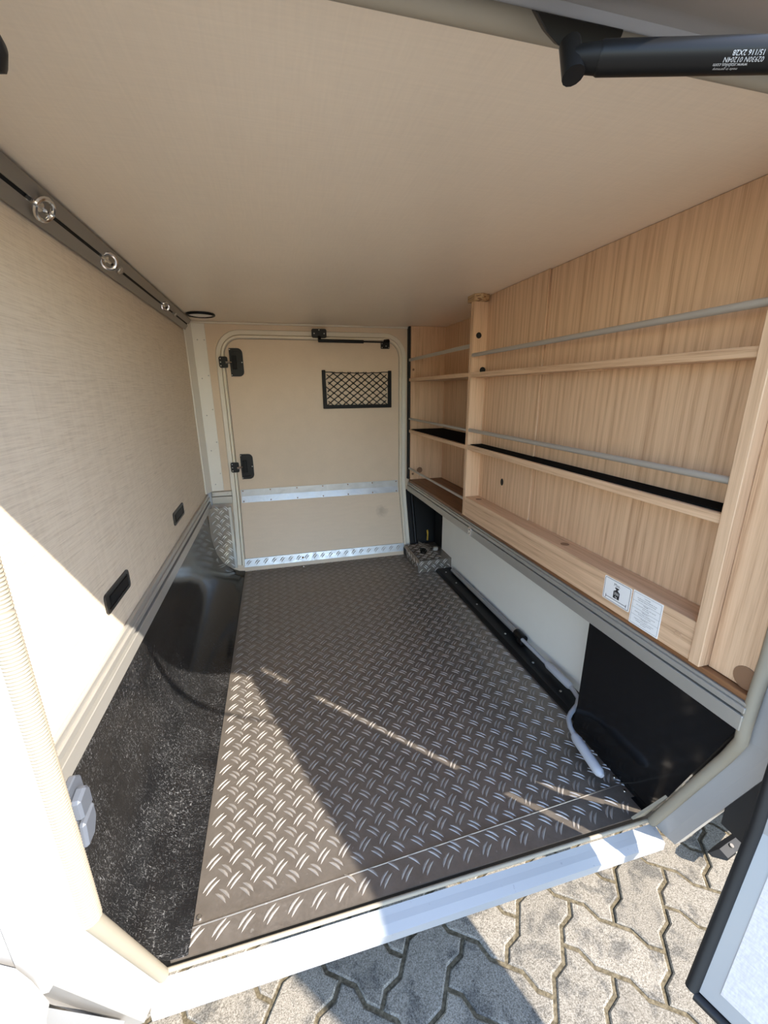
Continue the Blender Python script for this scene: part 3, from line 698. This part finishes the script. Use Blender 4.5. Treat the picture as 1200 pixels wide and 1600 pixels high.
# stickers on the plinth board
S1 = root('load_sticker', (.778, .752, .49), 'white sticker with a 350 kg weight pictogram on the oak plinth', 'sticker')
FX = .7793
def SM(yc, zc): return lambda u, v: Vector((FX - .0002, yc - u, zc + v))
b = BM(); prism(b, [(FX, p[0], p[1]) for p in rrect(.7105, .795, .487, .548, .003, 3)], (.0007, 0, 0)); place('label_sheet', b, 'sticker', S1)
b = BM(); m_ = SM(.7528, .5175)
def frame2d(bm, M, hw, hh, t, r_):
    o = rrect(-hw, hw, -hh, hh, r_, 4); q = rrect(-hw + t, hw - t, -hh + t, hh - t, max(.0005, r_ - t), 4); n = len(o)
    A = [bm.verts.new(M(*p)) for p in o]; C = [bm.verts.new(M(*p)) for p in q]
    for k in range(n): bm.faces.new((A[k], A[(k + 1) % n], C[(k + 1) % n], C[k]))
frame2d(b, m_, .0400, .0285, .0011, .004); place('border', b, 'ink', S1)
b = BM(); text_mesh(b, 'Max.', .0105, lambda u, v: m_(u - .001, v + .0155)); place('lettering', b, 'ink', S1)
b = BM(); poly = [(-.0095, -.016), (.0095, -.016), (.0095, .002), (.004, .0055), (.0022, .0085), (.006, .0095), (.006, .013), (-.006, .013), (-.006, .0095), (-.0022, .0085), (-.004, .0055), (-.0095, .002)]
b.faces.new([b.verts.new(m_(*p)) for p in poly]); place('weight_pictogram', b, 'ink', S1)
m2 = lambda u, v: m_(u, v) + Vector((-.0002, 0, 0))
b = BM(); text_mesh(b, '350', .0098, lambda u, v: m2(u, v - .0062)); text_mesh(b, 'kg', .0072, lambda u, v: m2(u, v - .0135)); place('lettering', b, 'sticker', S1)
b = BM()
for x0, x1, z0, z1 in ((-.031, .031, -.0212, -.0198), (-.0325, -.0310, -.025, -.016), (.0310, .0325, -.025, -.016)): b.faces.new([b.verts.new(m_(*p)) for p in ((x0, z0), (x1, z0), (x1, z1), (x0, z1))])
place('span_mark', b, 'ink', S1)
S2 = root('notice_sticker', (.778, .667, .47), 'white text notice sticker in four languages on the oak plinth', 'sticker')
b = BM(); prism(b, [(FX, p[0], p[1]) for p in rrect(.6275, .7065, .467, .5505, .001, 2)], (.0007, 0, 0)); place('label_sheet', b, 'sticker', S2)
m3 = SM(.667, .50875); b = BM(); frame2d(b, m3, .0368, .0385, .0006, .001)
for v in (.0175, .0005, -.0165): b.faces.new([b.verts.new(m3(*p)) for p in ((-.0365, v), (.0365, v), (.0365, v + .0005), (-.0365, v + .0005))])
place('border', b, 'ink_grey', S2)
LINES = [('! Achtung !', .0315, .0040), ('Die Belastung der Heckgarage mit der', .0265, .0034), ('maximalen Achslast ist zu beachten', .0222, .0034),
         ('! Danger !', .0138, .0040), ('Do not exceed the max. load capacity', .0090, .0034), ('of the garage', .0048, .0034),
         ('! Attention !', -.0032, .0040), ('Respecter la charge maximale autorisée', -.0078, .0034), ('de la soute et de l\'essieu', -.0120, .0034),
         ('! Attenzione !', -.0202, .0040), ('Osservare il carico massimo consentito', -.0248, .0033), ('sul garage e sull\'asse posteriore', -.0290, .0033), ('del veicolo', -.0332, .0033)]
b = BM()
for s, v, sz in LINES: text_mesh(b, s, sz, lambda u, w_, v=v: m3(u, w_ + v))
place('lettering', b, 'ink', S2)

# ------------------------------------------------------------------ strikers on the left jamb
r = root('lock_striker', (XJL, .45, .36), 'grey plastic lock striker on the sunlit left jamb', 'striker')
def JS(n_, d, z): return Vector((XJL + .002 + n_, YF(z) + d, z))      # n_ out from jamb, d inwards
def jprism(nm, pts, n0, n1, mat, bev=.0015):
    b = BM(); prism(b, [JS(n0, d, z) for d, z in pts], (n1 - n0, 0, 0), bev); place(nm, b, mat, r)
z0 = .522
jprism('base_plate', [(.004, z0 - .045), (.020, z0 - .045), (.030, z0 - .036), (.040, z0 - .012), (.038, z0 + .030), (.028, z0 + .040), (.004, z0 + .038)], -.004, .004, 'striker_grey')
jprism('upper_catch', [(.000, z0 - .002), (.028, z0 - .002), (.028, z0 + .022), (.020, z0 + .030), (.000, z0 + .026)], .004, .016, 'striker_grey', .003)
jprism('lower_catch', [(.000, z0 - .045), (.020, z0 - .045), (.032, z0 - .030), (.034, z0 - .008), (.004, z0 - .012)], .004, .013, 'striker_grey', .003)
r = root('lock_striker', (XJL, .45, 1.20), 'black striker knob on the upper left jamb at the picture edge', 'striker')
b = BM(); tube(b, [(-.262, .43, 1.24), (-.215, .43, 1.24), (-.185, .432, 1.239), (-.170, .434, 1.238), (-.1655, .434, 1.238)], [.016, .018, .018, .014, .004], 14); place('knob', b, 'black_plastic', r, True)
b = BM(); box(b, -.282, -.258, .405, .455, 1.215, 1.265, .004); place('mount', b, 'black_plastic', r)

# ------------------------------------------------------------------ strut of the open door
g2 = root('gas_strut', (.55, .30, 1.2), 'thick black gas strut with silver print at the upper right', 'gas strut')
b = BM(); bx0 = Vector((.285, .418, 1.312))
pl_ = [(.237, 1.302), (.326, 1.303), (.324, 1.297), (.300, 1.290), (.286, 1.284), (.274, 1.2805), (.262, 1.2825), (.249, 1.290)]
prism(b, [(x, .402, z) for x, z in pl_], (0, .008, .006), .001); place('frame_bracket', b, 'black_plastic', g2)
S0 = Vector((.269, .391, 1.268)); S1v = Vector((.86, .112, 1.200))
dv = (S1v - S0).normalized()
b = BM(); tube(b, [S0 + Vector((0, .006, .014)), S0 + Vector((0, -.003, -.013))], [.0088, .0092], 14); place('ball_socket', b, 'black_plastic', g2, True)
b = BM(); tube(b, [S0, S0 + dv * .008, S0 + dv * .022], [.008, .0095, .0105], 14); place('end_fitting', b, 'black_matt', g2, True)
b = BM(); tube(b, [S0 + dv * .020, S0 + dv * .022, S0 + dv * .40], [.0105, .0113, .0113], 24); place('cylinder', b, 'black_plastic', g2, True)
b = BM(); tube(b, [S0 + dv * .40, S1v], .005, 12); place('rod', b, 'chrome', g2, True)
# print on the cylinder facing the viewer, upside down as mounted
view = (Vector((0, 0, 1)) - (S0 + dv * .2)); nv = (view - dv * view.dot(dv)).normalized(); tv = dv.cross(nv).normalized()
def CM(s, off):
    def f(u, v):
        a = (v + off) / .0114; return S0 + dv * (s - u) + 0.01150 * (nv * math.cos(a) - tv * math.sin(a) * (1 if tv.z > 0 else -1))
    return f
b = BM()
for s, off, sz, pos in (('15/116 2X28', -.0030, .0044, .130), ('02930N 01204N', .0008, .0042, .128), ('www.stabilus.com', .0042, .0034, .120), ('made in germany', .0072, .0026, .118)):
    text_mesh(b, s, sz, CM(pos, off))
place('lettering', b, 'print_silver', g2)

# ------------------------------------------------------------------ open loading door (hinged right, swung 110 degrees)
dd = Vector((.334, -.943, 0)).normalized(); dn = Vector((-dd.y, dd.x, 0)) * -1      # dn: inner face normal
if dn.x > 0: dn = -dn
KD = .24; Hg = Vector((.780, .375, 0)); DW, DZT, DZB, DKS = 1.06, 1.275, -.050, .48
def DP(rr_, z, o=0.0):
    k = max(0, KD - z) * DKS; v = Hg + dd * rr_ + dn * (k + o); return Vector((v.x, v.y, z))
d2 = root('door_2', (Hg.x, Hg.y, DZB), 'open white loading door with black rubber edge at the right', 'door', kind='structure')
def dpanel(nm, loop_up, z0, rr0, rr1, o0, o1, mat):
    b = BM(); v = dn * (o1 - o0)
    prism(b, [DP(rr0, KD, o0), DP(rr1, KD, o0)] + loop_up, v)
    prism(b, [DP(rr0, z0, o0), DP(rr1, z0, o0), DP(rr1, KD, o0), DP(rr0, KD, o0)], v); return place(nm, b, mat, d2)
def uploop(rr0, rr1, zt, r_, o): 
    return [DP(p[0], p[1], o) for p in arc((rr1 - r_, zt - r_), r_, 0, 90, 6) + arc((rr0 + r_, zt - r_), r_, 90, 180, 6)]
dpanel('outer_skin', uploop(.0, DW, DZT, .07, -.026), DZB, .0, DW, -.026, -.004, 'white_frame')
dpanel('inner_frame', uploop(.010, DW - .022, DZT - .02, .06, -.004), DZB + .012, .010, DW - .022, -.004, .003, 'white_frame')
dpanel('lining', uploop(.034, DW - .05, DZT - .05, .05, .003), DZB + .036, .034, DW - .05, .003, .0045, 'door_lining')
def edge(nm, pts, rad):
    b = BM(); tube(b, pts, rad, 10); place(nm, b, 'rubber_black', d2, True)
edge('edge_seal', [DP(.0, DZB + .004, .0), DP(.0, KD, .0), DP(.0, DZT - .07, .0)], .0105)
edge('edge_seal', [DP(.006, DZB + .002, .002), DP(DW, DZB + .002, .002)], .0085)
for z in (1.05, .47):
    b = BM(); box(b, .800, .835, .372, .392, z - .05, z + .05, .003); tag(place('hinge', b, 'white_frame', d2), 'white door hinge')

# ------------------------------------------------------------------ bumper, lower left
b = BM()
tp = [(-1.5, .455), (-.50, .453), (-.38, .446), (-.326, .433), (-.311, .417), (-.302, .392), (-.299, .36)]
rings = []
for x, z in tp:
    rings.append([b.verts.new(WF(x, z, OUT + .004 + o) + Vector((0, 0, dz))) for o, dz in ((.0, 0), (.012, -.004), (.024, -.03), (.032, -.08), (.034, -.15), (.03, -.30), (.0, -.36))])
for a, c in zip(rings, rings[1:]):
    for k in range(6): b.faces.new((a[k], a[k + 1], c[k + 1], c[k]))
bp = root('bumper', (-.5, .38, 0), 'glossy white rear bumper corner at the lower left', 'bumper')
place('shell', b, 'white_frame', bp, True)
b = BM(); prism(b, [(-.304, .376, .352), (-.292, .478, .085), (-.312, .494, .034), (-.37, .43, .19)], (-.02, -.004, -.03)); place('end_ledge', b, 'sill_white', bp)

# ------------------------------------------------------------------ pavement: wavy-edged concrete pavers in herringbone
ZG = -.38; U = .1145
ea = Vector((.7071, -.7071, 0)); eb = Vector((-.7071, -.7071, 0)); ORG = Vector((.697, .667, ZG))
b = BM(); box(b, -3.6, 5.0, -5.0, 3.6, ZG - .05, ZG - .005)
pv = place('pavement', b, 'joint_sand'); tag(pv, 'pavement of pale speckled concrete pavers with sandy joints', 'pavement', kind='structure')
WV = ((.0, 0), (.15, .0035), (.33, .0085), (.50, 0), (.67, -.0085), (.85, -.0035))
def edge_pts(t0, t1):
    out = []
    for i in range(t0, t1):
        for t, d in WV: out.append(((i + t) * U, d))
    return out
def stone(na, nb):
    pts = [(t, -d * .95) for t, d in edge_pts(0, na)] + [(na * U + d, t) for t, d in edge_pts(0, nb)]
    pts += [(na * U, nb * U)] + [(t, nb * U - d * .95) for t, d in edge_pts(0, na)[:0:-1]] + [(0, nb * U)] + [(d, t) for t, d in edge_pts(0, nb)[:0:-1]]
    cl = [pts[0]]
    for p in pts[1:]:
        if (Vector(p) - Vector(cl[-1])).length > 1e-5: cl.append(p)
    P, N = miter(cl, True); bm = BM(); rows = []
    for off, z in ((.0048, -.012), (.0048, -.003), (.0085, 0)):
        rows.append([bm.verts.new(ea * (p.x + n_.x * off) + eb * (p.y + n_.y * off) + Vector((0, 0, z))) for p, n_ in zip(P, N)])
    m = len(cl)
    for a, c in zip(rows, rows[1:]):
        for k in range(m): bm.faces.new((a[k], a[(k + 1) % m], c[(k + 1) % m], c[k]))
    bm.faces.new(rows[-1]); bmesh.ops.recalc_face_normals(bm, faces=bm.faces[:])
    me = bpy.data.meshes.new('paver'); bm.to_mesh(me); bm.free(); me.materials.append(MATS['paver']); return me
SH, SV = stone(2, 1), stone(1, 2)
pw = Vector(pv['wpos']); spots = []
for i in range(-80, 80):
    for j in range(-40, 40):
        a, bb = i + 2 * j, i - 2 * j
        for me, da, db in ((SH, 0, 0), (SV, -1, 0)):
            p = ORG + ea * ((a + da) * U) + eb * ((bb + db) * U); c = p + (ea + eb) * U * .75
            if -3.4 < c.x < 4.8 and -4.8 < c.y < 3.4: spots.append((me, p, (c - Vector((.7, .6, ZG))).length))
spots.sort(key=lambda s: s[2])
rest = BM()
for me, p, _ in spots[298:]:
    vs_ = [rest.verts.new(p + v.co) for v in me.vertices]
    for f in me.polygons: rest.faces.new([vs_[i] for i in f.vertices])
tag(place('pavers_beyond', rest, 'paver', pv), 'the rest of the pavers', kind='stuff')
b = BM()
for x0, x1, y0, y1 in ((-14, -3.3, -14, 12), (4.7, 14, -14, 12), (-3.3, 4.7, -14, -4.7), (-3.3, 4.7, 3.3, 12)): box(b, x0, x1, y0, y1, ZG - .03, ZG - .001)
place('yard', b, 'paver', pv)
for me, p, _ in spots[:298]:
    o = bpy.data.objects.new('paver', me); COL.objects.link(o); o.parent = pv
    o.location = p - pw + Vector((0, 0, random.uniform(-.0012, .0012)))

# ------------------------------------------------------------------ bits under the vehicle, lower right
r = root('mud_flap', (1.35, .70, -.30), 'black curved mud flap with a pale lower edge below the open door', 'mud flap')
MP = [(1.140, .634, -.318), (1.165, .635, -.306), (1.20, .640, -.302), (1.261, .647, -.298), (1.385, .680, -.292), (1.50, .72, -.285)]
b = BM(); rings = [[b.verts.new(Vector(p) + Vector(q) * (.35 if i_ == 0 else 1)) for q in ((0, 0, .0), (.004, -.010, .001), (.010, -.032, -.008), (.006, -.034, -.014), (-.002, .003, -.006))] for i_, p in enumerate(MP)]
for a, c in zip(rings, rings[1:]):
    for k in range(5): b.faces.new((a[k], a[(k + 1) % 5], c[(k + 1) % 5], c[k]))
b.faces.new(rings[0][::-1]); b.faces.new(rings[-1]); place('flap', b, 'black_plastic', r)
b = BM(); tube(b, [Vector(p) + Vector((.010, -.0345, -.012)) for p in MP[2:]], .0045, 8); place('pale_edge', b, 'cream_trim', r, True)
b = BM(); disc(b, Vector(MP[2]) + Vector((.010, -.018, -.001)), (0, -.3, 1), .006, .003, 10); place('stud', b, 'chassis', r)
r = root('chassis_beam', (1.37, .71, -.31), 'brown-grey chassis beam in the shade under the vehicle', 'beam')
b = BM(); prism(b, [(1.335, .668, -.30), (1.372, .676, -.30), (1.405, .770, -.30), (1.368, .765, -.30)], (0, 0, .03), .003); place('beam', b, 'chassis', r)
b = BM(); prism(b, [(1.40, .69, -.285), (1.70, .77, -.285), (1.70, .93, -.285), (1.43, .86, -.285)], (0, 0, .006)); place('tray', b, 'underbody', r)
for k in range(4):
    b = BM(); prism(b, [(1.42 + k * .055, .70 + k * .014, -.279), (1.426 + k * .055, .70 + k * .014, -.279), (1.446 + k * .055, .86 + k * .014, -.279), (1.44 + k * .055, .86 + k * .014, -.279)], (0, 0, .012)); place('slat', b, 'chassis', r)
for o in bpy.data.objects:
    if 'wpos' in o.keys(): del o['wpos']
